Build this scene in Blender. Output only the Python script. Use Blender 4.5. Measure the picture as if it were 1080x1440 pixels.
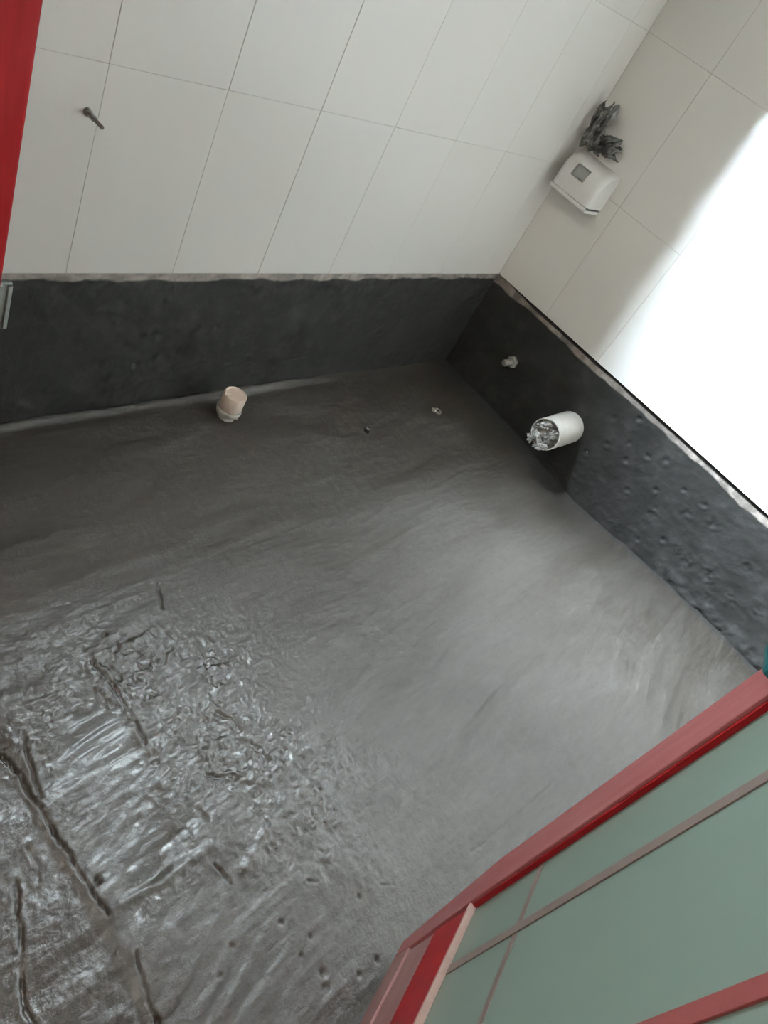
import bpy, bmesh, math, random
import numpy as np
from mathutils import Vector, Matrix

random.seed(7)
for o in list(bpy.data.objects):
    bpy.data.objects.remove(o)
scene = bpy.context.scene
COL = scene.collection

# ------------------------------------------------------------------ camera
FPX = 1052.57                                   # focal length in pixels of the 1080x1440 frame
CAM = np.array((-2.34101, -1.21358, 1.24314))
AX = np.array((0.6519013, -0.2295581, 0.7227224))    # world +x seen in camera (right, down, forward)
BX = np.array((0.6203663, 0.7095450, -0.3342027))    # world -y
NX = np.array((-0.4360852, 0.6662199, 0.6049635))    # world -z
cam_data = bpy.data.cameras.new('camera')
cam = bpy.data.objects.new('camera', cam_data)
COL.objects.link(cam)
right = Vector((AX[0], -BX[0], -NX[0]))
down = Vector((AX[1], -BX[1], -NX[1]))
fwd = Vector((AX[2], -BX[2], -NX[2]))
M3 = Matrix((right, -down, -fwd)).transposed()
cam.matrix_world = Matrix.Translation(Vector(CAM)) @ M3.to_4x4()
cam_data.sensor_fit = 'VERTICAL'
cam_data.sensor_height = 36.0
cam_data.lens = FPX / 1440.0 * 36.0
cam_data.clip_start = 0.02
scene.camera = cam

# ------------------------------------------------------------------ world, lights, exposure
world = bpy.data.worlds.new('overcast_sky')
scene.world = world
world.use_nodes = True
bg = world.node_tree.nodes['Background']
bg.inputs['Color'].default_value = (0.76, 0.895, 1.0, 1)
bg.inputs['Strength'].default_value = 1200.0

WX0, WX1, WZ0, WZ1, WT = -1.3331, -0.8443, 1.35, 2.15, 0.24      # window opening in the back wall
pl = bpy.data.lights.new('window_portal', 'AREA')               # guides sky light through the window
pl.shape = 'RECTANGLE'; pl.size = WX1 - WX0; pl.size_y = WZ1 - WZ0
pl.cycles.is_portal = True
po = bpy.data.objects.new('window_portal', pl); COL.objects.link(po)
po.location = ((WX0 + WX1) / 2, WT + 0.01, (WZ0 + WZ1) / 2)
po.rotation_euler = (-math.pi / 2, 0, 0)

al = bpy.data.lights.new('corridor_fill', 'AREA')  # unseen fill light, added to lift the jamb and back wall
al.shape = 'RECTANGLE'; al.size = 0.9; al.size_y = 0.5
al.energy = 30; al.color = (1.0, 0.935, 0.85)
ao = bpy.data.objects.new('corridor_fill', al); COL.objects.link(ao)
ao.location = (-3.2, -0.95, 2.55)

scene.view_settings.view_transform = 'Standard'
scene.view_settings.look = 'None'
scene.view_settings.gamma = 1
scene.view_settings.exposure = 0.0
scene.view_settings.use_curve_mapping = False

# ------------------------------------------------------------------ pixel helpers
def ray(x, y):
    d = np.array(((x - 540) / FPX, (y - 720) / FPX, 1.0))
    return np.array((d @ AX, -(d @ BX), -(d @ NX)))
def on_floor(x, y, z=0.0):
    d = ray(x, y); return CAM + (z - CAM[2]) / d[2] * d
def on_back(x, y):
    d = ray(x, y); return CAM - CAM[1] / d[1] * d
def on_right(x, y):
    d = ray(x, y); return CAM - CAM[0] / d[0] * d

# ------------------------------------------------------------------ noise
def _hash(ix, iy, seed):
    h = (ix.astype(np.int64) * 374761393 + iy.astype(np.int64) * 668265263 + seed * 1442695041) & 0x7fffffff
    h = ((h ^ (h >> 13)) * 1274126177) & 0x7fffffff
    h = (h ^ (h >> 16)) & 0x7fffffff
    return (h % 100003) / 100003.0
def vnoise(x, y, seed=0):
    ix, iy = np.floor(x), np.floor(y)
    fx, fy = x - ix, y - iy
    fx = fx * fx * fx * (fx * (fx * 6 - 15) + 10); fy = fy * fy * fy * (fy * (fy * 6 - 15) + 10)
    a = _hash(ix, iy, seed); b = _hash(ix + 1, iy, seed)
    c = _hash(ix, iy + 1, seed); d = _hash(ix + 1, iy + 1, seed)
    return (a * (1 - fx) + b * fx) * (1 - fy) + (c * (1 - fx) + d * fx) * fy - 0.5
def fbm(x, y, seed=0, oct=4, gain=0.5):
    s = np.zeros_like(x); amp = 1.0
    for k in range(oct):
        s += amp * vnoise(x * 2 ** k + 13.7 * k, y * 2 ** k - 7.1 * k, seed + k * 17); amp *= gain
    return s
def ridged(x, y, seed=0, oct=3):
    s = np.zeros_like(x); amp = 1.0
    for k in range(oct):
        s += amp * (1 - np.abs(2 * vnoise(x * 2 ** k + 3.1 * k, y * 2 ** k + 9.2 * k, seed + 31 * k)) * 2); amp *= 0.5
    return s
def seg_dist(X, Y, pts):
    best = np.full(X.shape, 1e9)
    for (x0, y0), (x1, y1) in zip(pts[:-1], pts[1:]):
        dx, dy = x1 - x0, y1 - y0
        L = dx * dx + dy * dy + 1e-12
        t = np.clip(((X - x0) * dx + (Y - y0) * dy) / L, 0, 1)
        best = np.minimum(best, np.hypot(X - x0 - t * dx, Y - y0 - t * dy))
    return best
def sstep(a, b, x):
    t = np.clip((x - a) / (b - a), 0, 1); return t * t * (3 - 2 * t)
def in_poly(X, Y, poly):
    ins = np.zeros(X.shape, bool); n = len(poly); j = n - 1
    for i in range(n):
        xi, yi = poly[i]; xj, yj = poly[j]
        c = ((yi > Y) != (yj > Y)) & (X < (xj - xi) * (Y - yi) / (yj - yi + 1e-12) + xi)
        ins ^= c; j = i
    return ins

# ------------------------------------------------------------------ mesh helpers
def link(name, me, mat=None, parent=None):
    o = bpy.data.objects.new(name, me); COL.objects.link(o)
    if mat is not None and me is not None and not me.materials:
        me.materials.append(mat)
    if parent is not None:
        o.parent = parent
    return o
def grid_mesh(name, P, flip=False, smooth=True):
    ny, nx = P.shape[:2]
    me = bpy.data.meshes.new(name)
    idx = np.arange(nx * ny).reshape(ny, nx)
    q = np.stack([idx[:-1, :-1], idx[:-1, 1:], idx[1:, 1:], idx[1:, :-1]], -1).reshape(-1, 4)
    if flip: q = q[:, ::-1]
    me.vertices.add(nx * ny); me.vertices.foreach_set('co', P.reshape(-1).astype(np.float32))
    me.loops.add(q.size); me.loops.foreach_set('vertex_index', q.reshape(-1).astype(np.int32))
    me.polygons.add(len(q)); me.polygons.foreach_set('loop_start', np.arange(0, q.size, 4, dtype=np.int32))
    me.polygons.foreach_set('loop_total', np.full(len(q), 4, np.int32))
    me.update(calc_edges=True)
    me.polygons.foreach_set('use_smooth', np.full(len(q), smooth))
    return me
def add_attr(me, name, vals):
    a = me.attributes.new(name, 'FLOAT', 'POINT'); a.data.foreach_set('value', vals.reshape(-1).astype(np.float32))
def boxes_mesh(name, boxes, bevel=0.0):
    bm = bmesh.new()
    for (x0, x1, y0, y1, z0, z1) in boxes:
        vs = [bm.verts.new(p) for p in ((x0, y0, z0), (x1, y0, z0), (x1, y1, z0), (x0, y1, z0), (x0, y0, z1), (x1, y0, z1), (x1, y1, z1), (x0, y1, z1))]
        for f in ((0, 3, 2, 1), (4, 5, 6, 7), (0, 1, 5, 4), (1, 2, 6, 5), (2, 3, 7, 6), (3, 0, 4, 7)):
            bm.faces.new([vs[i] for i in f])
    if bevel:
        bmesh.ops.bevel(bm, geom=list(bm.edges), offset=bevel, segments=2, affect='EDGES', profile=0.6)
    me = bpy.data.meshes.new(name); bm.to_mesh(me); bm.free()
    return me
def lathe_mesh(name, prof, n=40, axis='z', smooth=True):
    """prof: list of (r, h)"""
    bm = bmesh.new(); rings = []
    for r, h in prof:
        if r < 1e-6:
            rings.append([bm.verts.new((0, 0, h))])
        else:
            rings.append([bm.verts.new((r * math.cos(2 * math.pi * i / n), r * math.sin(2 * math.pi * i / n), h)) for i in range(n)])
    for A, B in zip(rings[:-1], rings[1:]):
        for i in range(n):
            j = (i + 1) % n
            if len(A) == 1 and len(B) == 1: continue
            if len(A) == 1: bm.faces.new((A[0], B[i], B[j]))
            elif len(B) == 1: bm.faces.new((A[i], A[j], B[0]))
            else: bm.faces.new((A[i], A[j], B[j], B[i]))
    bmesh.ops.recalc_face_normals(bm, faces=bm.faces)
    if axis == '-x': bmesh.ops.transform(bm, matrix=Matrix.Rotation(-math.pi / 2, 4, 'Y'), verts=bm.verts)
    if axis == '-y': bmesh.ops.transform(bm, matrix=Matrix.Rotation(math.pi / 2, 4, 'X'), verts=bm.verts)
    me = bpy.data.meshes.new(name); bm.to_mesh(me); bm.free()
    if smooth:
        for p in me.polygons: p.use_smooth = True
        me.set_sharp_from_angle(angle=math.radians(38))
    return me
def tag(o, label=None, cat=None, group=None, kind=None):
    if label: o['label'] = label
    if cat: o['category'] = cat
    if group: o['group'] = group
    if kind: o['kind'] = kind
    return o

# ------------------------------------------------------------------ materials
def new_mat(name):
    m = bpy.data.materials.new(name); m.use_nodes = True
    nt = m.node_tree; b = nt.nodes['Principled BSDF']
    return m, nt, b
def N(nt, t, **kw):
    n = nt.nodes.new(t)
    for k, v in kw.items():
        if k in ('operation', 'blend_type', 'data_type', 'attribute_name', 'noise_dimensions', 'feature', 'interpolation_type'): setattr(n, k, v)
        else: n.inputs[k.replace('_', ' ')].default_value = v
    return n
def L(nt, a, b): nt.links.new(a, b)
def noise(nt, scale, detail=4.0, rough=0.55, vec=None, dist=0.0):
    n = nt.nodes.new('ShaderNodeTexNoise')
    n.inputs['Scale'].default_value = scale; n.inputs['Detail'].default_value = detail
    n.inputs['Roughness'].default_value = rough; n.inputs['Distortion'].default_value = dist
    if vec is not None: L(nt, vec, n.inputs['Vector'])
    return n
def ramp(nt, fac, stops):
    r = nt.nodes.new('ShaderNodeValToRGB'); e = r.color_ramp.elements
    while len(e) < len(stops): e.new(0.5)
    for el, (p, c) in zip(e, stops):
        el.position = p; el.color = (*c, 1) if len(c) == 3 else c
    L(nt, fac, r.inputs['Fac']); return r
def mixc(nt, fac, a, b):
    m = nt.nodes.new('ShaderNodeMix'); m.data_type = 'RGBA'
    for src, i in ((fac, 0), (a, 6), (b, 7)):
        if isinstance(src, (int, float)): m.inputs[i].default_value = src
        elif isinstance(src, tuple): m.inputs[i].default_value = (*src, 1)
        else: L(nt, src, m.inputs[i])
    return m.outputs[2]
def bump(nt, height, b, strength=0.4, dist=0.002):
    bp = nt.nodes.new('ShaderNodeBump'); bp.inputs['Strength'].default_value = strength; bp.inputs['Distance'].default_value = dist
    L(nt, height, bp.inputs['Height']); L(nt, bp.outputs['Normal'], b.inputs['Normal']); return bp
def objco(nt): return nt.nodes.new('ShaderNodeTexCoord').outputs['Object']

def simple(name, col, rough=0.5, var=0.12, scale=30, bumps=0.15, bdist=0.001, spec=0.5):
    m, nt, b = new_mat(name); oc = objco(nt)
    n = noise(nt, scale, 4, 0.6, oc)
    c = ramp(nt, n.outputs['Fac'], [(0.25, tuple(x * (1 - var) for x in col)), (0.75, tuple(min(1, x * (1 + var)) for x in col))])
    L(nt, c.outputs['Color'], b.inputs['Base Color']); b.inputs['Roughness'].default_value = rough
    b.inputs['Specular IOR Level'].default_value = spec
    if bumps:
        n2 = noise(nt, scale * 4, 3, 0.6, oc); bump(nt, n2.outputs['Fac'], b, bumps, bdist)
    return m

# tile
MT, nt, b = new_mat('white_glazed_tile')
oc = objco(nt); oi = nt.nodes.new('ShaderNodeObjectInfo')
n = noise(nt, 2.2, 3, 0.5, oc)
c1 = ramp(nt, n.outputs['Fac'], [(0.3, (0.785, 0.775, 0.745)), (0.7, (0.815, 0.805, 0.78))])
c2 = mixc(nt, oi.outputs['Random'], c1.outputs['Color'], (0.80, 0.785, 0.75))
L(nt, c2, b.inputs['Base Color']); b.inputs['Roughness'].default_value = 0.30
n2 = noise(nt, 5, 2, 0.5, oc); bump(nt, n2.outputs['Fac'], b, 0.08, 0.004)
M_GROUT = simple('grey_grout', (0.56, 0.545, 0.51), 0.8, 0.2, 40)
M_PAINT = simple('beige_wall_paint', (0.58, 0.53, 0.46), 0.75, 0.05, 6)
M_CEIL = simple('bare_cement_ceiling', (0.20, 0.185, 0.165), 0.85, 0.1, 6)
M_BLOCKER = simple('sky_blocker_grey', (0.27, 0.265, 0.25), 0.9, 0.15, 1.5)
M_SOIL = simple('ground_outside', (0.10, 0.10, 0.08), 0.9, 0.2, 2)

# coated plaster band below the tiles; 'bare' marks the strip that the coating missed
def coat_mat(name, dark_edge):
    m, nt, b = new_mat(name); oc = objco(nt)
    at = N(nt, 'ShaderNodeAttribute', attribute_name='bare')
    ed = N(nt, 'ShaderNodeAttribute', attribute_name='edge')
    n = noise(nt, 14, 6, 0.62, oc); nf = noise(nt, 120, 4, 0.6, oc)
    coat = ramp(nt, n.outputs['Fac'], [(0.30, (0.0175, 0.0170, 0.0158)), (0.55, (0.025, 0.0244, 0.0230)), (0.75, (0.039, 0.038, 0.036))])
    n3 = noise(nt, 30, 5, 0.65, oc)
    bare = ramp(nt, n3.outputs['Fac'], [(0.30, (0.17, 0.15, 0.135)), (0.55, (0.27, 0.235, 0.21)), (0.75, (0.36, 0.33, 0.30))])
    c = mixc(nt, at.outputs['Fac'], coat.outputs['Color'], bare.outputs['Color'])
    c = mixc(nt, ed.outputs['Fac'], c, (0.022, 0.021, 0.020))  # dark line under the tiles: shade of their overhang painted in
    L(nt, c, b.inputs['Base Color'])
    rr = ramp(nt, n.outputs['Fac'], [(0.3, (0.50,) * 3), (0.7, (0.66,) * 3)])
    L(nt, rr.outputs['Color'], b.inputs['Roughness'])
    b.inputs['Specular IOR Level'].default_value = 0.15
    bump(nt, nf.outputs['Fac'], b, 0.45, 0.002)
    return m
M_COAT = coat_mat('dark_cement_coating', False)

# mortar floor
MF, nt, b = new_mat('wet_grey_mortar'); oc = objco(nt)
mp = nt.nodes.new('ShaderNodeMapping'); mp.inputs['Rotation'].default_value = (0, 0, -0.1); mp.inputs['Scale'].default_value = (1, 3.2, 1)
L(nt, oc, mp.inputs['Vector'])
n1 = noise(nt, 2.6, 5, 0.6, mp.outputs['Vector'], 0.6)
n2 = noise(nt, 22, 5, 0.62, mp.outputs['Vector'], 0.3)
nf = noise(nt, 160, 4, 0.65, oc)
c = ramp(nt, n1.outputs['Fac'], [(0.28, (0.026, 0.0205, 0.0152)), (0.5, (0.037, 0.0315, 0.0258)), (0.72, (0.048, 0.043, 0.037))])
c2 = ramp(nt, n2.outputs['Fac'], [(0.3, (0.80,) * 3), (0.7, (1.16,) * 3)])
mm = nt.nodes.new('ShaderNodeMix'); mm.data_type = 'RGBA'; mm.blend_type = 'MULTIPLY'; mm.inputs[0].default_value = 1
L(nt, c.outputs['Color'], mm.inputs[6]); L(nt, c2.outputs['Color'], mm.inputs[7])
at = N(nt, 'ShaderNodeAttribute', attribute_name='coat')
dry = N(nt, 'ShaderNodeAttribute', attribute_name='dry')
col = mixc(nt, dry.outputs['Fac'], mm.outputs[2], (0.12, 0.113, 0.10))
col = mixc(nt, at.outputs['Fac'], col, (0.028, 0.027, 0.026))  # dark fringe of coating with the pipe's shadow painted in
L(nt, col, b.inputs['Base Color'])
wet = N(nt, 'ShaderNodeAttribute', attribute_name='wet')
rr = nt.nodes.new('ShaderNodeMapRange'); rr.inputs['To Min'].default_value = 0.58; rr.inputs['To Max'].default_value = 0.24
cw = nt.nodes.new('ShaderNodeMath'); cw.operation = 'MULTIPLY'; cw.inputs[1].default_value = 0.22
L(nt, wet.outputs['Fac'], cw.inputs[0]); L(nt, cw.outputs[0], b.inputs['Coat Weight']); b.inputs['Coat Roughness'].default_value = 0.18
L(nt, wet.outputs['Fac'], rr.inputs['Value']); L(nt, rr.outputs['Result'], b.inputs['Roughness'])
hs = nt.nodes.new('ShaderNodeMath'); hs.operation = 'MULTIPLY_ADD'; hs.inputs[1].default_value = 1.6
L(nt, n2.outputs['Fac'], hs.inputs[0]); L(nt, nf.outputs['Fac'], hs.inputs[2])
rg_ = N(nt, 'ShaderNodeAttribute', attribute_name='rough')
nk = noise(nt, 75, 4, 0.7, oc, 0.5)
mu = nt.nodes.new('ShaderNodeMath'); mu.operation = 'MULTIPLY'; L(nt, nk.outputs['Fac'], mu.inputs[0]); L(nt, rg_.outputs['Fac'], mu.inputs[1])
h2 = nt.nodes.new('ShaderNodeMath'); h2.operation = 'MULTIPLY_ADD'; h2.inputs[1].default_value = 3.0
h2.inputs[1].default_value = 3.0
L(nt, mu.outputs[0], h2.inputs[0]); L(nt, hs.outputs[0], h2.inputs[2])
bump(nt, h2.outputs[0], b, 0.42, 0.0024)
M_FLOOR = MF

# red door paint: brush streaks, dusty worn areas
MR, nt, b = new_mat('worn_red_paint'); oc = objco(nt)
mp = nt.nodes.new('ShaderNodeMapping'); mp.inputs['Scale'].default_value = (60, 60, 3)
L(nt, oc, mp.inputs['Vector'])
n1 = noise(nt, 1, 4, 0.6, mp.outputs['Vector']); n2 = noise(nt, 9, 5, 0.65, oc)
c = ramp(nt, n1.outputs['Fac'], [(0.3, (0.20, 0.007, 0.009)), (0.7, (0.26, 0.010, 0.012))])
dm = ramp(nt, n2.outputs['Fac'], [(0.45, (0.0,) * 3), (0.80, (0.06,) * 3)])
col = mixc(nt, dm.outputs['Color'], c.outputs['Color'], (0.22, 0.12, 0.115))
L(nt, col, b.inputs['Base Color']); b.inputs['Roughness'].default_value = 0.45; b.inputs['Specular IOR Level'].default_value = 0.12
bump(nt, n1.outputs['Fac'], b, 0.12, 0.0006)
M_RED = MR
MD, nt, b = new_mat('dusty_faded_red_paint'); oc = objco(nt)
mp = nt.nodes.new('ShaderNodeMapping'); mp.inputs['Scale'].default_value = (4, 40, 12)
L(nt, oc, mp.inputs['Vector'])
n1 = noise(nt, 1, 5, 0.6, mp.outputs['Vector'])
c = ramp(nt, n1.outputs['Fac'], [(0.3, (0.24, 0.105, 0.10)), (0.7, (0.31, 0.175, 0.165))])
L(nt, c.outputs['Color'], b.inputs['Base Color']); b.inputs['Roughness'].default_value = 0.5
M_DUSTY = MD
MS, nt, b = new_mat('pale_red_paint'); oc = objco(nt)  # paler, pinker red for the free stile
mp = nt.nodes.new('ShaderNodeMapping'); mp.inputs['Scale'].default_value = (40, 40, 5)
L(nt, oc, mp.inputs['Vector'])
n1 = noise(nt, 1, 5, 0.65, mp.outputs['Vector'])
c = ramp(nt, n1.outputs['Fac'], [(0.3, (0.28, 0.065, 0.07)), (0.55, (0.32, 0.105, 0.105)), (0.75, (0.36, 0.15, 0.145))])
L(nt, c.outputs['Color'], b.inputs['Base Color']); b.inputs['Roughness'].default_value = 0.42
M_STILE = MS
M_PALE = simple('lit_dusty_ledge', (0.44, 0.31, 0.28), 0.6, 0.2, 25)  # dust on the ledge, paler for light from above put into the colour

# pane
MG, nt, b = new_mat('pale_green_frosted_glass'); oc = objco(nt)
n1 = noise(nt, 2.5, 2, 0.5, oc)
c = ramp(nt, n1.outputs['Fac'], [(0.3, (0.275, 0.375, 0.33)), (0.7, (0.31, 0.415, 0.37))])
L(nt, c.outputs['Color'], b.inputs['Base Color']); b.inputs['Roughness'].default_value = 0.22
b.inputs['Transmission Weight'].default_value = 0.12; b.inputs['IOR'].default_value = 1.45
M_GLASS = MG
M_MUNTIN = simple('dull_pinkish_grey_strip', (0.165, 0.125, 0.11), 0.5, 0.12, 30)
M_MUNTIN_RED = simple('dull_red_bar', (0.21, 0.05, 0.047), 0.45, 0.12, 30)
M_TEAL = simple('teal_plastic', (0.012, 0.115, 0.125), 0.35, 0.2, 40)
M_WHITE_PL = simple('white_plastic', (0.72, 0.715, 0.69), 0.35, 0.03, 20, 0.03)
M_GREY_WIN = simple('grey_translucent_window', (0.22, 0.22, 0.205), 0.3, 0.12, 60, 0.05)
M_PVC = simple('grubby_white_pvc', (0.47, 0.45, 0.41), 0.42, 0.10, 40, 0.1)
M_PVC_PINK = simple('cream_pvc_cap', (0.80, 0.66, 0.56), 0.45, 0.08, 50, 0.1)
M_METAL = simple('dull_chromed_brass', (0.48, 0.46, 0.43), 0.35, 0.25, 60, 0.1)
M_METAL.node_tree.nodes['Principled BSDF'].inputs['Metallic'].default_value = 0.5
M_STEEL = simple('rusty_grey_steel', (0.16, 0.145, 0.13), 0.5, 0.35, 120, 0.2)
M_BLACK = simple('hole_black', (0.006, 0.006, 0.006), 0.7, 0.2, 80)
M_GREYPL = simple('dirty_grey_plastic', (0.22, 0.225, 0.21), 0.5, 0.25, 45, 0.2)

def film_mat(name, dark, mid, light, scale):
    m, nt, b = new_mat(name); oc = objco(nt)
    n1 = noise(nt, scale, 6, 0.7, oc, 0.8)
    c = ramp(nt, n1.outputs['Fac'], [(0.34, dark), (0.52, mid), (0.70, light)])
    L(nt, c.outputs['Color'], b.inputs['Base Color']); b.inputs['Roughness'].default_value = 0.32
    return m
M_BAG = film_mat('dark_grey_plastic_film', (0.035, 0.035, 0.033), (0.11, 0.112, 0.105), (0.30, 0.30, 0.285), 26)
M_STUFF = film_mat('crumpled_grey_white_film', (0.10, 0.10, 0.095), (0.36, 0.35, 0.33), (0.58, 0.57, 0.54), 30)

# ================================================================== STRUCTURE
H0 = 0.392                                          # bottom edge of the wall tiles
ROWS = [0.392, 0.793, 1.194, 1.594, 1.994, 2.394, 2.62]
CEIL = 2.62
YD, XE = -2.05, -3.9                                # opposite wall, far corridor wall
ZB = -0.12

# ---- floor: hand trowelled mortar
xs = np.concatenate([np.linspace(XE, -2.18, 14)[:-1], np.arange(-2.18, -1.25, 0.0026), np.arange(-1.25, 0.03, 0.006)])
ys = np.concatenate([np.linspace(YD, -1.50, 6)[:-1], np.arange(-1.50, -0.48, 0.0026), np.arange(-0.48, 0.03, 0.006)])
X, Y = np.meshgrid(xs, ys)
def fpts(l): return [tuple(on_floor(*q)[:2]) for q in l]
rough_c = on_floor(230, 1000)
inroom = sstep(-1.97, -1.94, X)
cs, sn = math.cos(0.12), math.sin(0.12)
U, V = X * cs + Y * sn, -X * sn + Y * cs
warp = 0.05 * fbm(X * 3, Y * 3, 5, 2)
h = 0.012 * fbm(X * 2.2, Y * 2.2, 1, 3)
sweeps = fbm(U * 4 + warp * 10, V * 26 + warp * 30, 9, 4)
h += 0.0044 * sweeps
# rough, poorly smoothed area near the doorway
dx_, dy_ = X - rough_c[0], Y - rough_c[1]
rm = np.exp(-((dx_ * 0.9 + dy_ * 0.2) / 0.26) ** 2 - ((dy_ - dx_ * 0.1) / 0.26) ** 2)
rm = np.clip(rm * 1.2 + 0.55 * np.exp(-((X + 1.55) / 0.26) ** 2 - ((Y + 1.08) / 0.16) ** 2), 0, 1) * (0.45 + 0.55 * sstep(-0.45, 0.45, fbm(X * 11, Y * 11, 77, 3)))
rm = rm * sstep(0.02, 0.30, rm)
rm = np.maximum(rm, 0.22 * (1 - inroom))
patch = fpts([(70, 1000), (120, 988), (180, 990), (205, 1040), (222, 1110), (255, 1160), (292, 1200), (225, 1255), (165, 1290), (110, 1200), (75, 1100)])
pm = np.zeros_like(X); ip = in_poly(X, Y, patch)
pd = seg_dist(X, Y, patch + patch[:1])
pm = np.where(ip, sstep(0.0, 0.03, pd), 0)
lower = in_poly(X, Y, fpts([(165, 1290), (292, 1200), (520, 1240), (520, 1440), (240, 1440)]))
pl2 = np.where(lower, sstep(0, 0.05, seg_dist(X, Y, fpts([(165, 1290), (292, 1200), (520, 1240), (520, 1440), (240, 1440), (165, 1290)]))), 0)
rmask = rm * (1 - 0.93 * pm) * (1 - 0.85 * pl2)
rid = ridged(X * 17 + 2 * fbm(X * 12, Y * 12, 3, 2), Y * 17, 21, 3)
h += 0.85 * rmask * (0.0030 * fbm(X * 15, Y * 15, 29, 2) + 0.0034 * fbm(X * 38, Y * 38, 33, 4, 0.62) + 0.0020 * ridged(X * 70 + fbm(X * 40, Y * 40, 8, 2), Y * 70, 55, 2))
h += 0.0008 * fbm(X * 60, Y * 60, 40, 3) * sstep(-1.4, -0.9, -np.abs(X + 1.2))
# streaks on the trowelled patch
a0, a1 = on_floor(160, 1090)[:2], on_floor(230, 1050)[:2]
sd = (a1 - a0) / np.linalg.norm(a1 - a0)
S = X * sd[0] + Y * sd[1]; T = -X * sd[1] + Y * sd[0]
h += pm * (0.0013 * fbm(S * 4, T * 95, 51, 3) - 0.001)
h += pl2 * 0.0012 * fbm(S * 3, T * 60, 52, 3)
# raised edge of the patch
e = fpts([(300, 1188), (262, 1215), (225, 1240), (170, 1270)])
h += 0.0045 * np.exp(-(seg_dist(X, Y, e) / 0.008) ** 2)
e2 = fpts([(380, 1155), (365, 1185), (345, 1220)])
h += 0.004 * np.exp(-(seg_dist(X, Y, e2) / 0.008) ** 2)
# cracks and tool marks
jit = 0.004 * fbm(X * 45, Y * 45, 61, 2) + 0.0028 * fbm(X * 140, Y * 140, 63, 2)
tap = np.clip(0.75 + 1.3 * fbm(X * 22, Y * 22, 67, 2), 0.15, 1.3)
cracks = [
    ([(0, 1058), (18, 1078), (35, 1098), (48, 1122), (62, 1142), (78, 1170), (96, 1196), (112, 1225), (132, 1256), (152, 1284)], 0.0038, 0.0125),
    ([(192, 1340), (198, 1368), (208, 1402), (228, 1440), (250, 1475)], 0.0035, 0.010),
    ([(33, 1030), (38, 1060), (48, 1090), (60, 1120)], 0.004, 0.008),
    ([(22, 1235), (28, 1300), (30, 1370), (38, 1420), (60, 1455)], 0.0045, 0.010),
    ([(820, 1062), (775, 1098), (730, 1140), (700, 1170), (665, 1197)], 0.0035, 0.0035),
    ([(223, 820), (226, 842), (229, 856)], 0.0036, 0.009),
    ([(130, 920), (135, 940), (150, 952), (165, 972), (183, 1000), (197, 1022), (204, 1045)], 0.0036, 0.009),
    ([(130, 918), (165, 905), (195, 893)], 0.0036, 0.006),
    ([(285, 940), (310, 930), (336, 922)], 0.0030, 0.006),
    ([(292, 944), (298, 958), (306, 964)], 0.0036, 0.006),
    ([(290, 1088), (308, 1092), (330, 1090)], 0.0040, 0.007),
    ([(305, 1000), (322, 1010), (330, 1020)], 0.0036, 0.007),
    ([(236, 890), (246, 898)], 0.0045, 0.007),
    ([(228, 935), (232, 918), (242, 910)], 0.004, 0.007),
    ([(303, 1215), (316, 1230), (328, 1244)], 0.0028, 0.006),
    ([(278, 1135), (292, 1153)], 0.003, 0.006),
    ([(452, 1195), (460, 1202), (464, 1196)], 0.0035, 0.007),
    ([(432, 1237), (447, 1239)], 0.003, 0.006),
    ([(42, 1190), (58, 1215), (54, 1234)], 0.005, 0.010),
    ([(535, 1243), (556, 1243)], 0.003, 0.004),
]
groove = np.zeros_like(X)
for pts, w, d in cracks:
    w *= 0.62; d *= 0.75
    ds = seg_dist(X + jit, Y - jit, fpts(pts))
    h -= d * tap * np.exp(-(ds / (w * (0.55 + 0.45 * tap))) ** 2)
    h += 0.10 * d * np.exp(-((ds - 2.6 * w) / (1.4 * w)) ** 2)
    groove = np.maximum(groove, np.exp(-(ds / (0.8 * w)) ** 2))
for (px, py, r, d) in [(425, 1343, .004, .006), (456, 1367, .005, .007), (460, 1387, .006, .006), (507, 1370, .004, .006), (533, 1348, .004, .008), (506, 1260, .004, .006), (396, 1296, .004, .006),
                       (560, 960, .003, .005), (138, 1238, .005, .008), (147, 892, .004, .008), (583, 905, .003, .005), (650, 716, .004, .005), (437, 1317, .003, .005), (311, 1372, .003, .005), (327, 1330, .004, .005)]:
    c_ = on_floor(px, py)
    h -= d * np.exp(-((X - c_[0]) ** 2 + (Y - c_[1]) ** 2) / r ** 2)
# the outer side of the threshold joint lies slightly lower
h -= 0.006 * (1 - inroom)
# dip along the right wall, small fillet along the back wall
h -= 0.030 * np.exp(-((X + 0.03) / 0.16) ** 2 - ((Y + 0.70) / 0.24) ** 2)
fil = np.exp(-((Y + 0.006 * fbm(X * 20, Y * 20, 71, 2)) / 0.012) ** 2) * sstep(-0.55, -0.9, X)
h += 0.009 * fil
coarse = sstep(-2.20, -2.30, X) + sstep(-1.50, -1.56, Y)
h *= np.clip(1 - coarse, 0, 1)
P = np.stack([X, Y, h], -1)
me = grid_mesh('floor', P)
wetv = np.clip(rmask * 1.0 + 0.48 * pm + 0.22 * pl2 + 0.18 + 0.35 * (1 - inroom), 0, 1)
add_attr(me, 'wet', wetv); add_attr(me, 'rough', np.clip(rmask + 0.12, 0, 1))
fr = 0.062 + 0.016 * fbm(X * 14, Y * 14, 81, 3) + 0.03 * np.exp(-((Y + 0.60) / 0.07) ** 2)  # coating fringe; its bulge draws the pipe's cast shadow
coat_shade = sstep(0.006, -0.006, -X - fr) * sstep(-0.70, -0.66, Y) * (X > -0.3)
coat_shade = np.maximum(coat_shade, sstep(0.006, -0.004, -X - 0.010 - 0.012 * fbm(X * 25, Y * 25, 85, 3)) * (X > -0.2))
add_attr(me, 'coat', coat_shade)
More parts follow.
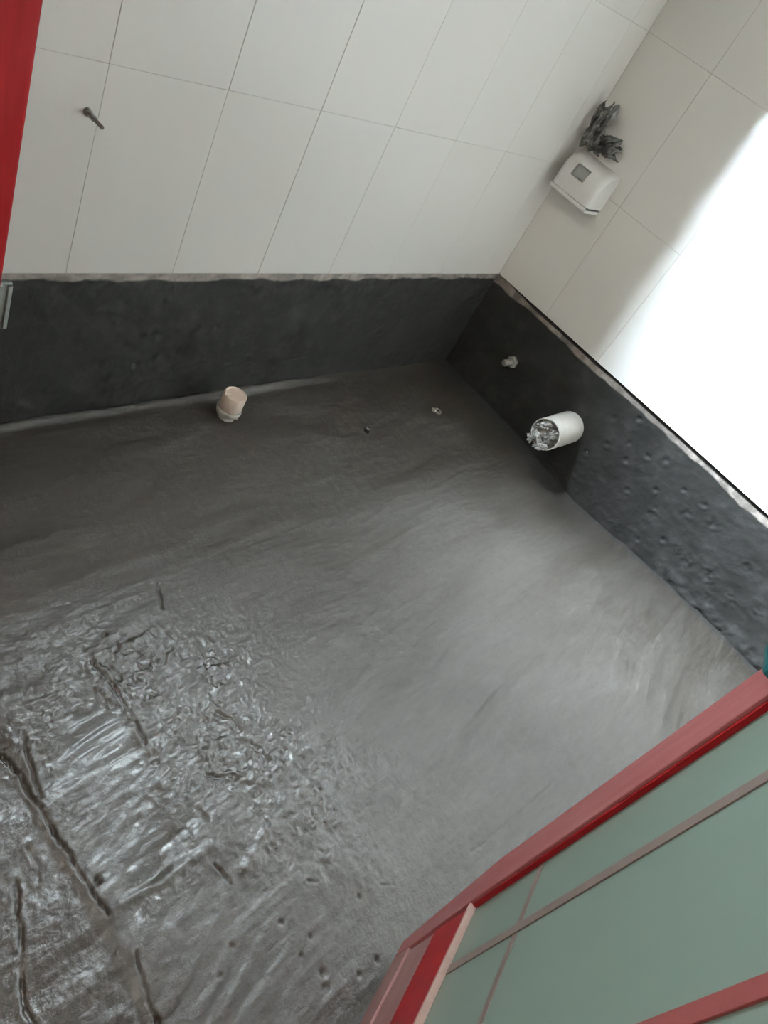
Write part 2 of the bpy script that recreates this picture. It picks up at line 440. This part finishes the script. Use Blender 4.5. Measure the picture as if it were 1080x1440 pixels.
add_attr(me, 'dry', np.clip(0.55 * fil, 0, 1))
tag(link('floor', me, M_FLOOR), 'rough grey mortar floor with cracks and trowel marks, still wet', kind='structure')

# ---- tiles
TILE_MESH = {}
def tile_mesh(w, hgt, t=0.012, c=0.0006):
    """local x 0..w, z 0..hgt, front at y=0 facing -y"""
    key = (round(w, 5), round(hgt, 5))
    if key in TILE_MESH: return TILE_MESH[key]
    v = [(c, 0, c), (w - c, 0, c), (w - c, 0, hgt - c), (c, 0, hgt - c), (0, c, 0), (w, c, 0), (w, c, hgt), (0, c, hgt),
         (0, t, 0), (w, t, 0), (w, t, hgt), (0, t, hgt)]
    f = [(0, 1, 2, 3)] + [(i + 4, (i + 1) % 4 + 4, (i + 1) % 4, i) for i in range(4)] + [(i + 8, (i + 1) % 4 + 8, (i + 1) % 4 + 4, i + 4) for i in range(4)] + [(11, 10, 9, 8)]
    m = bpy.data.meshes.new('tile'); m.from_pydata(v, [], f); m.update(); m.materials.append(MT)
    TILE_MESH[key] = m
    return m
GAP = 0.0008
def vgap(x):                                          # some joints are open, most are filled flush
    return {-1.0887: 0.0018, -1.3331: 0.0011, -1.5775: 0.0008, -0.6000: 0.0008}.get(round(x, 4), 0.0006)
TW = 0.2444
# back wall with window hole
wall_back = link('wall_back', boxes_mesh('wall_back', [
    (XE - .1, WX0, 0.0014, WT, H0 + .004, CEIL), (WX1, 0.30, 0.0014, WT, H0 + .004, CEIL),
    (WX0, WX1, 0.0014, WT, H0 + .004, WZ0), (WX0, WX1, 0.0014, WT, WZ1, CEIL),
    (XE - .1, 0.30, 0.016, WT, ZB, H0 + .004)]), M_GROUT)
tag(wall_back, 'white tiled back wall above a dark coated band', kind='structure')
jx = [-1.93] + [-1.0887 + k * TW for k in range(-3, 5)] + [0.0]
for r in range(6):
    for cidx in range(len(jx) - 1):
        x0, x1 = jx[cidx] + vgap(jx[cidx]) / 2, jx[cidx + 1] - vgap(jx[cidx + 1]) / 2
        z0, z1 = ROWS[r] + (GAP / 2 if r else 0), ROWS[r + 1] - GAP / 2
        if x0 > WX0 - .01 and x1 < WX1 + .01:
            if z0 >= WZ0 and z1 <= WZ1: continue
            if z0 < WZ0 < z1: z1 = WZ0
            elif z0 < WZ1 < z1: z0 = WZ1
        t = link('tile', tile_mesh(x1 - x0, z1 - z0), None, wall_back)
        t.location = (x0 + random.uniform(-.0003, .0003), random.uniform(-.0004, .0004), z0 + (random.uniform(-.0003, .0003) if r else 0))
# right wall
wall_right = link('wall_right', boxes_mesh('wall_right', [
    (0.0014, 0.25, YD - .2, 0.0013, H0 + .004, CEIL), (0.018, 0.25, YD - .2, 0.0159, ZB, H0 + .004)]), M_GROUT)
tag(wall_right, 'white tiled right wall in bright window light above a dark band', kind='structure')
jy = [0.0, -0.2335] + [-0.2335 - TW * k for k in range(1, 8)]
for r in range(6):
    for cidx in range(len(jy) - 1):
        y0, y1 = jy[cidx] - GAP / 2, jy[cidx + 1] + GAP / 2
        z0, z1 = ROWS[r] + (GAP / 2 if r else 0), ROWS[r + 1] - GAP / 2
        t = link('tile', tile_mesh(y0 - y1, z1 - z0), None, wall_right)
        t.location = (random.uniform(-.0004, .0004), y0, z0)
        t.rotation_euler = (0, 0, -math.pi / 2)

# ---- dark coated bands
def band(n_u0, n_u1, step, zs, seed):
    u = np.arange(n_u0, n_u1 + step, step); return np.meshgrid(u, zs)
zs = np.concatenate([np.arange(-0.06, 0.34, 0.0055), np.arange(0.34, H0 + .0041, 0.003)])
U, Z = band(-1.95, 0.03, 0.0055, zs, 0)
o = 0.0022 * fbm(U * 9, Z * 9, 101, 3) + 0.0024 * fbm(U * 40, Z * 55, 103, 4) * (0.6 + 0.8 * sstep(-0.1, 0.2, fbm(U * 4, Z * 6, 104, 2)))
for (px, py, r, d) in [(193, 516, .008, -.006), (250, 500, .006, -.005), (350, 508, .006, -.005), (210, 470, .010, .005), (240, 425, .008, .004), (307, 463, .007, -.004), (165, 441, .016, .003), (222, 480, .006, .005), (380, 440, .006, -.004)]:
    c_ = on_back(px, py); o += d * np.exp(-((U - c_[0]) ** 2 + (Z - c_[2]) ** 2) / r ** 2)
yb = 0.009 - o
edge_z = 0.368 + 0.010 * fbm(U * 14, U * 0 + 3.3, 111, 4) - 0.006 * np.exp(-((U + 1.30) / 0.05) ** 2)
bare = sstep(-0.0025, 0.0025, Z - edge_z) * (0.65 + 0.35 * sstep(-0.25, 0.1, fbm(U * 30, Z * 30, 113, 3)))
me = grid_mesh('coated_band', np.stack([U, yb, Z], -1))
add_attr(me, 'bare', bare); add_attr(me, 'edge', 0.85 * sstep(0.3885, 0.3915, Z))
link('coated_band', me, M_COAT, wall_back)
U, Z = band(-2.05, 0.03, 0.0055, zs, 0)
o = 0.0022 * fbm(U * 9, Z * 9, 121, 3) + 0.0018 * fbm(U * 40, Z * 55, 123, 4)
base = sstep(0.075, 0.0, Z) * (0.4 + 0.9 * sstep(-0.95, -1.2, U))
o += 0.008 * base * fbm(U * 26, Z * 34, 127, 4, 0.6) + 0.004 * base
pits = [(861, 589, 8), (897, 590, 7), (851, 625, 7), (883, 624, 6), (878, 648, 8), (908, 642, 7), (935, 648, 9), (822, 637, 8), (806, 667, 6), (880, 690, 6), (920, 690, 6), (990, 712, 6), (930, 760, 7), (960, 690, 5), (895, 760, 6)]
for (px, py, r) in pits:
    c_ = on_right(px, py); r *= 0.001
    q = ((U - c_[1]) ** 2 + (Z - c_[2]) ** 2) / r ** 2
    o += -0.007 * np.exp(-q) + 0.004 * np.exp(-((U - c_[1] + r) ** 2 + (Z - c_[2] + 1.3 * r) ** 2) / r ** 2)
for (px, py, r) in [(916, 722, 10), (961, 723, 10), (966, 790, 12), (997, 812, 12), (994, 845, 11), (1027, 845, 9), (986, 714, 7), (1000, 740, 9), (950, 775, 8), (1050, 800, 10), (1062, 865, 9)]:
    c_ = on_right(px, py); r *= 0.001
    q = ((U - c_[1]) ** 2 + (Z - c_[2]) ** 2)
    o += np.exp(-q / (2.2 * r) ** 2) * 0.009 * fbm(U * 95, Z * 95, 131 + int(px), 2)
xb = 0.011 - o
ez = 0.358 + 0.010 * fbm(U * 12, U * 0 + 9.1, 141, 4)
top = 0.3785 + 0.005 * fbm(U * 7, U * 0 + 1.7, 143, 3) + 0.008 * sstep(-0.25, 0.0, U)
bare = sstep(-0.0025, 0.0025, Z - ez) * (0.6 + 0.4 * sstep(-0.25, 0.1, fbm(U * 30, Z * 30, 145, 3)))
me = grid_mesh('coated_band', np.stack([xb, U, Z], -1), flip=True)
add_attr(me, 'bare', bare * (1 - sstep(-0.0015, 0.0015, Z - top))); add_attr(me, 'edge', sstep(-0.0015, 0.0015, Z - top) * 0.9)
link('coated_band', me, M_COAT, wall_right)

# ---- the rest of the shell
JX0, JX1, JYL, JYR = -2.02, -1.91, -0.40, -1.50       # doorway
wall_front = link('wall_front', boxes_mesh('wall_front', [(XE - .1, 0.25, YD - .2, YD, ZB, CEIL)]), M_PAINT)
tag(wall_front, kind='structure')
wall_left = link('wall_left', boxes_mesh('wall_left', [
    (JX0 + .01, JX1 - .01, JYL + .04, 0.0, ZB, CEIL), (JX0 + .01, JX1 - .01, YD, JYR - .04, ZB, CEIL), (JX0 + .01, JX1 - .01, JYR - .04, JYL + .04, 2.12, CEIL)]), M_PAINT)
tag(wall_left, kind='structure')
wall_corridor = link('wall_corridor', boxes_mesh('wall_corridor', [(XE - .1, XE, YD, 0.0, ZB, CEIL)]), M_PAINT)
tag(wall_corridor, kind='structure')
ceiling = link('ceiling', boxes_mesh('ceiling', [(XE - .1, 0.25, YD - .2, WT, CEIL, CEIL + .12)]), M_CEIL)
tag(ceiling, kind='structure')
# window in the back wall, above the frame of the picture: an open frame in the reveal
win = bpy.data.objects.new('window_1', None); COL.objects.link(win); win.location = ((WX0 + WX1) / 2, WT - .05, WZ0)
tag(win, 'small high window in the back wall', kind='structure')
wl, wh, ft = WX1 - WX0, WZ1 - WZ0, 0.03
link('window_frame', boxes_mesh('window_frame', [(-wl / 2, wl / 2, -.02, .02, 0, ft), (-wl / 2, wl / 2, -.02, .02, wh - ft, wh), (-wl / 2, -wl / 2 + ft, -.02, .02, ft, wh - ft), (wl / 2 - ft, wl / 2, -.02, .02, ft, wh - ft)]), M_WHITE_PL, win)

ground = link('ground', boxes_mesh('ground', [(-40, 40, WT + .02, 60, -3.2, -3.0)]), M_SOIL)
tag(ground, kind='structure')
blocker = link('sky_blocker', boxes_mesh('sky_blocker', [(-1.9, 9.0, 3.0, 9.0, -3.0, 17.0)]), M_BLOCKER)  # added out of view to keep sky light off floor and door
tag(blocker, 'unseen grey block added to cut sky light at the high window', kind='structure')
# ---- door frame (red)
frame = bpy.data.objects.new('trim_1', None); COL.objects.link(frame); frame.location = (JX0, JYL, 0)
tag(frame, 'dark red painted wooden door frame at the edge of the tiled wall', kind='structure')
def jamb(y0, y1):
    return boxes_mesh('jamb', [(0, JX1 - JX0, y0 - JYL, y1 - JYL, -.02, 2.12)], 0.003)
link('jamb', jamb(JYL, JYL + .045), M_RED, frame)
link('jamb', jamb(JYR - .045, JYR), M_RED, frame)
link('head', boxes_mesh('head', [(0, JX1 - JX0, JYR - JYL, 0, 2.07, 2.12)], 0.003), M_RED, frame)

# ---- door leaf: swung into the room, glazed above a low panel
YAW = math.radians(15.0)
foot = on_floor(565.6, 1325, 0.02)
ud = np.array((-math.cos(YAW), -math.sin(YAW), 0))
org = foot - ud * 0.040
door = bpy.data.objects.new('door_1', None); COL.objects.link(door)
door.location = (org[0], org[1], 0.0); door.rotation_euler = (0, 0, math.pi + YAW)
tag(door, 'open red framed door leaf with pale green glass and thin bars', kind='structure')
DW, DH, ST, TH = 0.475, 2.03, 0.060, 0.038
def dpart(name, boxes, mat, bev=0.0012, parent=door): return link(name, boxes_mesh(name, boxes, bev), mat, parent)
def prism(name, outline, y0, y1, mat, bev=0.0015):
    bm = bmesh.new()
    f0 = [bm.verts.new((u, y0, z)) for u, z in outline]; f1 = [bm.verts.new((u, y1, z)) for u, z in outline]
    bm.faces.new(f0); bm.faces.new(f1[::-1]); n = len(outline)
    for i in range(n): bm.faces.new((f0[i], f1[i], f1[(i + 1) % n], f0[(i + 1) % n]))
    bmesh.ops.recalc_face_normals(bm, faces=bm.faces)
    bmesh.ops.bevel(bm, geom=list(bm.edges), offset=bev, segments=2, affect='EDGES', profile=0.6)
    me = bpy.data.meshes.new(name); bm.to_mesh(me); bm.free()
    return link(name, me, mat, door)
prism('stile', [(0.038, 0.02), (ST + .008, 0.02), (ST + .008, 0.10), (ST, 0.27), (ST, DH), (0, DH), (0, 0.30)], 0, TH, M_STILE, 0.002)
dpart('stile', [(DW - ST, DW, 0, TH, 0.02, DH)], M_RED, 0.002)
dpart('top_rail', [(ST, DW - ST, 0, TH, DH - .09, DH)], M_RED, 0.002)
tag(dpart('bottom_rail', [(ST + .0085, DW - ST - .0005, 0, TH, 0.02, 0.072)], M_DUSTY, 0.0015), 'dusty faded red bottom rail')
tag(dpart('kick_panel', [(ST + .012, DW - ST - .002, 0.003, TH - .004, 0.076, 0.158)], M_DUSTY, 0.001), 'faded pink kick panel')
dpart('glazing_rail', [(ST + .009, DW - ST - .002, 0.002, TH, 0.158, 0.256)], M_RED, 0.001)
tag(dpart('ledge_bead', [(ST + .002, DW - ST - .002, 0.0005, 0.0112, 0.256, 0.2625)], M_PALE, 0.001), 'dusty glazing bead with a painted lit tone')
GY = 0.0115
dpart('glass_pane', [(ST - .004, DW - ST + .004, GY, GY + .006, 0.252, DH - .088)], M_GLASS, 0.0)
dpart('glazing_bead', [(ST, ST + .004, 0.004, GY, 0.263, DH - .09)], M_RED, 0.0008)
dpart('glazing_bead', [(DW - ST - .004, DW - ST, 0.004, GY, 0.263, DH - .09)], M_RED, 0.0008)
tag(dpart('muntin', [(0.158, 0.1725, GY - .0018, GY - .0001, 0.263, DH - .09)], M_MUNTIN, 0.0004), 'dull greyish pink vertical strip on the glass')
tag(dpart('muntin', [(0.367, 0.385, GY - .0030, GY - .0001, 0.263, DH - .09)], M_MUNTIN_RED, 0.0008), 'dull red vertical bar on the glass')
tag(dpart('muntin', [(ST + .0045, 0.1575, GY - .0012, GY - .0001, 0.428, 0.439)], M_MUNTIN, 0.0003), 'dull greyish pink horizontal strip on the glass')
tag(dpart('muntin', [(0.173, 0.3665, GY - .0012, GY - .0001, 0.428, 0.439)], M_MUNTIN, 0.0003), 'dull greyish pink horizontal strip on the glass')
latch = dpart('latch', [(-0.004, 0.055, -0.019, -0.0003, 0.850, 0.965)], M_TEAL, 0.008); latch['label'] = 'teal plastic latch'
dpart('latch_knob', [(0.014, 0.040, -0.036, -0.0185, 0.892, 0.925)], M_TEAL, 0.006, latch)

# ================================================================== OBJECTS
def empty(name, loc, label, cat):
    o = bpy.data.objects.new(name, None); COL.objects.link(o); o.location = loc
    return tag(o, label, cat)

# ---- crumple helper
def crumple(name, P, amp, scale, seed, flip=False, thick=0.0):
    nrm = np.cross(np.gradient(P, axis=1), np.gradient(P, axis=0)); nrm /= np.linalg.norm(nrm, axis=-1, keepdims=True) + 1e-9
    ny, nx = P.shape[:2]
    gu, gv = np.meshgrid(np.linspace(0, 1, nx), np.linspace(0, 1, ny))
    d = ridged(gu * scale, gv * scale * 0.8, seed, 3) - 0.6
    d2 = fbm(gu * scale * 1.3, gv * scale * 1.3, seed + 5, 3)
    Q = P + nrm * (amp * (d * 0.6 + d2))[..., None]
    me = grid_mesh(name, Q, flip, smooth=True)
    me.set_sharp_from_angle(angle=math.radians(30))
    return me

# ---- paper holder on the right wall near the corner
hy0, hy1, hz0, hz1 = -0.187, -0.032, 0.735, 0.860
holder = empty('paper_holder', (-0.0005, (hy0 + hy1) / 2, hz0), 'white plastic toilet paper holder with a small square grey window', 'paper holder')
hw = hy1 - hy0; hh = hz1 - hz0; dep = 0.095
def holder_profile():
    pts = []
    for i in range(15):
        a = i / 14 * math.pi / 2
        pts.append((dep * math.sin(a) ** 0.68, 0.0165 + (hh - 0.0165) * math.cos(a) ** 0.62 if i < 14 else 0.0165))
    return pts                                            # from top at the wall to the front
prof = holder_profile()
bm = bmesh.new()
def edge_in(k, t):                                        # rounded ends along the width
    return t
ncols = 13
rows = []
for (d_, z_) in prof:
    r_ = []
    for j in range(ncols):
        s = -1 + 2 * j / (ncols - 1)
        sh = 1 - 0.16 * max(0, abs(s) - 0.72) ** 2 / 0.28 ** 2 * 0.9
        r_.append(bm.verts.new((-d_ * sh, s * hw / 2, z_ if d_ < .01 else 0.0165 + (z_ - 0.0165) * (1 - (1 - sh) * .35))))
    rows.append(r_)
for A_, B_ in zip(rows[:-1], rows[1:]):
    for j in range(ncols - 1): bm.faces.new((A_[j], A_[j + 1], B_[j + 1], B_[j]))
for j_ in (0, ncols - 1):                                 # side walls down to the wall plane
    back = [bm.verts.new((0, rows[0][j_].co.y, r[j_].co.z)) for r in rows]
    for k in range(len(rows) - 1):
        try: bm.faces.new((rows[k][j_], rows[k + 1][j_], back[k + 1], back[k]))
        except ValueError: pass
bmesh.ops.remove_doubles(bm, verts=bm.verts, dist=1e-5)
bmesh.ops.recalc_face_normals(bm, faces=bm.faces)
me = bpy.data.meshes.new('cover'); bm.to_mesh(me); bm.free()
for p in me.polygons: p.use_smooth = True
me.set_sharp_from_angle(angle=math.radians(50))
link('cover', me, M_WHITE_PL, holder)
link('tray', boxes_mesh('tray', [(-dep + .004, -.0005, -hw / 2 + .002, hw / 2 - .002, 0.0, 0.010), (-dep - .001, -dep + .005, -hw / 2 + .002, hw / 2 - .002, 0.004, 0.0155),
                                 (-0.004, -.0002, -hw / 2, hw / 2, 0.009, hh - .004)], 0.0015), M_WHITE_PL, holder)
# window panel follows the cover's slope
def cover_at(t):
    k = t * (len(prof) - 1); i = min(int(k), len(prof) - 2); f_ = k - i
    return np.array(prof[i]) * (1 - f_) + np.array(prof[i + 1]) * f_
gp = []
for t in np.linspace(0.55, 0.83, 6):
    d_, z_ = cover_at(t)
    gp.append([(-d_ - 0.0022, y_, z_ + 0.0016) for y_ in np.linspace(-0.018, 0.032, 6)])
me = grid_mesh('level_window', np.array(gp), flip=False)
lw = link('level_window', me, M_GREY_WIN, holder); lw['label'] = 'square grey window'
sm = lw.modifiers.new('solid', 'SOLIDIFY'); sm.thickness = 0.0025; sm.offset = 0

# ---- crumpled dark plastic bag above the holder
bag = empty('plastic_bag', (-0.045, -0.085, hz1 + .002), 'crumpled dark grey plastic bag stuffed above the white paper holder', 'plastic bag')
def fan(p0, dirv, side, out, length, w0, w1, pleats, amp, n=46, m=34, seed=0):
    P = np.zeros((m, n, 3))
    for i in range(m):
        v = i / (m - 1)
        for j in range(n):
            s = -1 + 2 * j / (n - 1)
            wv = w0 + (w1 - w0) * v ** 0.8
            ph = pleats * s * math.pi
            fold = amp * (0.35 + 0.65 * v) * math.sin(ph + 0.8 * math.sin(3 * v))
            ctr = p0 + dirv * length * v + out * 0.012 * math.sin(v * math.pi)
            P[i, j] = ctr + side * s * wv * (1 + .06 * math.sin(5 * s + seed)) + out * fold + dirv * 0.012 * v * math.sin(7 * s + seed)
    return P
bo = np.array(bag.location)
def bagpart(name, p0, tip, side, w0, w1, pleats, amp, seed):
    p0 = np.array(p0); tip = np.array(tip); d_ = tip - p0; ln = np.linalg.norm(d_); d_ /= ln
    side = np.array(side, float); side -= d_ * (side @ d_); side /= np.linalg.norm(side)
    out = np.cross(side, d_)
    me = crumple(name, fan(p0 - bo, d_, side, out, ln, w0, w1, pleats, amp, seed=seed), 0.010, 5.0, seed)
    o_ = link(name, me, M_BAG, bag)
    s_ = o_.modifiers.new('solid', 'SOLIDIFY'); s_.thickness = 0.0012
    return o_
bagpart('crumpled_fold', (-0.045, -0.050, 0.884), (-0.040, -0.046, 1.000), (-0.35, -0.80, 0.25), 0.036, 0.031, 1.6, 0.009, 3)
bagpart('crumpled_fold', (-0.045, -0.050, 0.893), (-0.028, -0.138, 0.914), (-0.25, 0.2, 0.9), 0.022, 0.033, 1.7, 0.009, 8)
bagpart('crumpled_fold', (-0.040, -0.018, 0.886), (-0.036, -0.082, 0.894), (-0.25, 0.1, 0.9), 0.018, 0.022, 1.3, 0.009, 14)

# ---- PVC drain pipe stuffed with film, on the right wall
pz = on_right(798, 601)
PL = 0.165
pipe = empty('drain_pipe', (0.011, float(pz[1]), float(pz[2])), 'white plastic drain pipe sticking out of the dark wall, stuffed with film', 'pipe')
r0 = 0.054
prof = [(r0 - .004, 0.05), (r0 - .004, PL), (r0 - .003, PL + .001), (r0, PL), (r0, 0.085), (r0 + .0012, 0.083), (r0 + .0012, 0.0)]
link('pipe_body', lathe_mesh('pipe_body', prof, 56, '-x'), M_PVC, pipe)
nr, na = 26, 64
P = np.zeros((nr, na, 3))
for i in range(nr):
    rr_ = (i / (nr - 1)) * (r0 - .0045)
    for j in range(na):
        a = 2 * math.pi * j / (na - 1)
        P[i, j] = (-(PL + 0.006 - 0.035 * (i / (nr - 1)) ** 3), rr_ * math.cos(a), rr_ * math.sin(a))
yy, zz = P[..., 1], P[..., 2]
dd = ridged(yy * 34 + 5, zz * 34, 211, 3) * 0.011 + fbm(yy * 60, zz * 60 + 4, 217, 3) * 0.016 - 0.012
P[..., 0] -= dd
me = grid_mesh('film_stuffing', P); me.set_sharp_from_angle(angle=math.radians(28))
link('film_stuffing', me, M_STUFF, pipe)
def wad(c, rad, seed, tilt=0.0):                      # a crumpled knot of film bulging out of the mouth
    n, m = 40, 24
    P = np.zeros((m, n, 3))
    for i in range(m):
        th = math.pi * i / (m - 1)
        for j in range(n):
            ph = 2 * math.pi * j / (n - 1)
            P[i, j] = (math.cos(th), math.sin(th) * math.cos(ph), math.sin(th) * math.sin(ph))
    k = 1 + 0.55 * (ridged(P[..., 1] * 2.3 + seed, P[..., 2] * 2.3 + P[..., 0] * 1.7, seed, 2) - 0.8) * 0.6 + 0.5 * fbm(P[..., 1] * 3 + P[..., 0] * 2, P[..., 2] * 3 + seed, seed + 3, 2)
    P = P * k[..., None] * np.array(rad)
    ct, st_ = math.cos(tilt), math.sin(tilt)
    y_, z_ = P[..., 1] * ct - P[..., 2] * st_, P[..., 1] * st_ + P[..., 2] * ct
    P[..., 1], P[..., 2] = y_, z_
    me = grid_mesh('film_fold', P + np.array(c)); me.set_sharp_from_angle(angle=math.radians(32))
    link('film_fold', me, M_STUFF, pipe)
wad((-PL - .010, 0.016, -0.020), (0.018, 0.030, 0.011), 31, 0.5)
wad((-PL - .012, -0.016, -0.036), (0.016, 0.026, 0.010), 37, -0.5)
wad((-PL - .014, 0.030, -0.040), (0.013, 0.017, 0.013), 41, 0.2)
wad((-PL - .006, 0.020, 0.022), (0.014, 0.026, 0.013), 43, -0.7)
wad((-PL - .004, -0.022, 0.012), (0.012, 0.012, 0.026), 47, 0.2)

# ---- capped pipe stub by the back wall
cp = on_floor(317, 586)
cap = empty('pipe_stub', (float(cp[0]), float(cp[1]), 0.0), 'short upright pipe stub with a cream plastic cap beside the back wall', 'pipe stub')
cap.rotation_euler = (math.radians(2), math.radians(1), 0)
link('pipe_neck', lathe_mesh('pipe_neck', [(0.0, -.02), (0.024, -.02), (0.024, 0.035), (0.0, 0.035)], 36), M_PVC, cap)
prof = [(0.0, 0.036), (0.0300, 0.036), (0.0312, 0.038), (0.0312, 0.080), (0.0302, 0.083), (0.0280, 0.0835), (0.0265, 0.0815), (0.0262, 0.0795), (0.012, 0.0795), (0.0, 0.0800)]
me = lathe_mesh('cap', prof, 44)
bm = bmesh.new(); bm.from_mesh(me)                      # the notch broken out of the rim
for v in bm.verts:
    a = math.degrees(math.atan2(v.co.y, v.co.x)) % 360
    if 158 < a < 178 and v.co.z > .075 and math.hypot(v.co.x, v.co.y) > .02: v.co.z -= 0.006
bm.to_mesh(me); bm.free()
link('cap', me, M_PVC_PINK, cap)
bm = bmesh.new(); n_ = 40; rg = []                       # ragged tape collar
for k, (rad, zz_) in enumerate(((0.0325, 0.036), (0.0335, 0.030), (0.0325, 0.020), (0.0275, 0.016))):
    rg.append([bm.verts.new(((rad + .0016 * math.sin(3 * i + k)) * math.cos(2 * math.pi * i / n_), (rad + .0016 * math.sin(3 * i + k)) * math.sin(2 * math.pi * i / n_),
                             zz_ + (.004 * math.sin(1.3 * i) + .003 * math.sin(.5 * i + 1)) * (k / 3))) for i in range(n_)])
for A_, B_ in zip(rg[:-1], rg[1:]):
    for i in range(n_): bm.faces.new((A_[i], A_[(i + 1) % n_], B_[(i + 1) % n_], B_[i]))
bmesh.ops.recalc_face_normals(bm, faces=bm.faces)
me = bpy.data.meshes.new('tape_collar'); bm.to_mesh(me); bm.free()
for p in me.polygons: p.use_smooth = True
col_o = link('tape_collar', me, M_PVC, cap); col_o.modifiers.new('solid', 'SOLIDIFY').thickness = 0.0015

# ---- two small water pipe ends in the floor
def floor_z(p): 
    i = np.argmin(np.abs(xs - p[0])); j = np.argmin(np.abs(ys - p[1])); return float(h[j, i])
q = on_floor(614, 580); qz = floor_z(q)
st = empty('pipe_end', (float(q[0]), float(q[1]), qz), 'small open pipe end with a white chip, in the floor near the dark corner', 'pipe end')
link('rim', lathe_mesh('rim', [(0.0085, -.004), (0.0085, 0.004), (0.0095, 0.006), (0.013, 0.005), (0.017, -.004)], 28), M_STEEL, st)
link('bore', lathe_mesh('bore', [(0.0, 0.0015), (0.0088, 0.0015), (0.0088, -.003), (0.0, -.003)], 28), M_BLACK, st)  # black disc painted as the shade inside the open pipe
link('chip', boxes_mesh('chip', [(-0.0215, -0.0135, -0.002, 0.012, -0.002, 0.010)], 0.002), M_PVC, st)
q = on_floor(515, 607); qz = floor_z(q)
st = empty('pipe_end', (float(q[0]), float(q[1]), qz), 'small black plugged pipe end standing alone in the middle of the floor', 'pipe end')
link('rim', lathe_mesh('rim', [(0.0065, 0.010), (0.0080, 0.012), (0.0095, 0.011), (0.0105, -.004)], 24), M_BLACK, st)
link('plug', lathe_mesh('plug', [(0.0, 0.009), (0.0068, 0.009), (0.0068, 0.002), (0.0, 0.002)], 24), M_STEEL, st)

# ---- small threaded fitting on the right wall
q = on_right(719, 509)
ft_ = empty('pipe_fitting', (0.012, float(q[1]), float(q[2])), 'small dull metal pipe fitting on the dark wall near the corner', 'pipe fitting')
link('flange', lathe_mesh('flange', [(0.0, 0), (0.022, 0), (0.022, 0.012), (0.019, 0.016), (0.0, 0.016)], 6, '-x', False), M_METAL, ft_)
link('nipple', lathe_mesh('nipple', [(0.011, 0.015), (0.011, 0.046), (0.0125, 0.047), (0.0125, 0.056), (0.010, 0.058), (0.007, 0.058), (0.006, 0.046), (0.0, 0.046)], 28, '-x'), M_METAL, ft_)

# ---- anchor bolt in the back wall
q = on_back(122, 156)
an = empty('anchor_bolt', (float(q[0]), 0.0, float(q[2])), 'rusty anchor bolt sticking out of a white tile near the red jamb', 'bolt')
link('collar', lathe_mesh('collar', [(0.0, -.001), (0.0065, -.001), (0.0070, 0.004), (0.0062, 0.011), (0.0045, 0.014), (0.0, 0.014)], 24, '-y'), M_STEEL, an)
link('nut', lathe_mesh('nut', [(0.0, 0.0142), (0.0052, 0.0142), (0.0052, 0.026), (0.0, 0.026)], 6, '-y', False), M_STEEL, an)
link('shaft', lathe_mesh('shaft', [(0.0, 0.0262), (0.0030, 0.0262)] + [(0.0030 + (.0006 if k % 2 else 0), 0.027 + k * 0.0015) for k in range(18)] + [(0.0026, 0.0545), (0.0, 0.055)], 20, '-y'), M_STEEL, an)

# ---- grey plastic remnant on the coated band
g0 = on_back(20, 396); g1 = on_back(16, 460)
cx = float(g0[0]) - 0.055
gp_ = empty('plastic_channel', (cx, 0.004, 0.268), 'dirty grey ribbed plastic channel on the dark band below the red jamb', 'plastic channel')
link('channel_plate', boxes_mesh('channel_plate', [(-0.05, 0.052, -0.008, 0.004, 0.0, 0.106)], 0.004), M_GREYPL, gp_)
for xx in (0.004, 0.028, 0.046):
    link('rib', boxes_mesh('rib', [(xx - .004, xx + .004, -0.0135, -0.0075, 0.004, 0.102)], 0.0018), M_GREYPL, gp_)
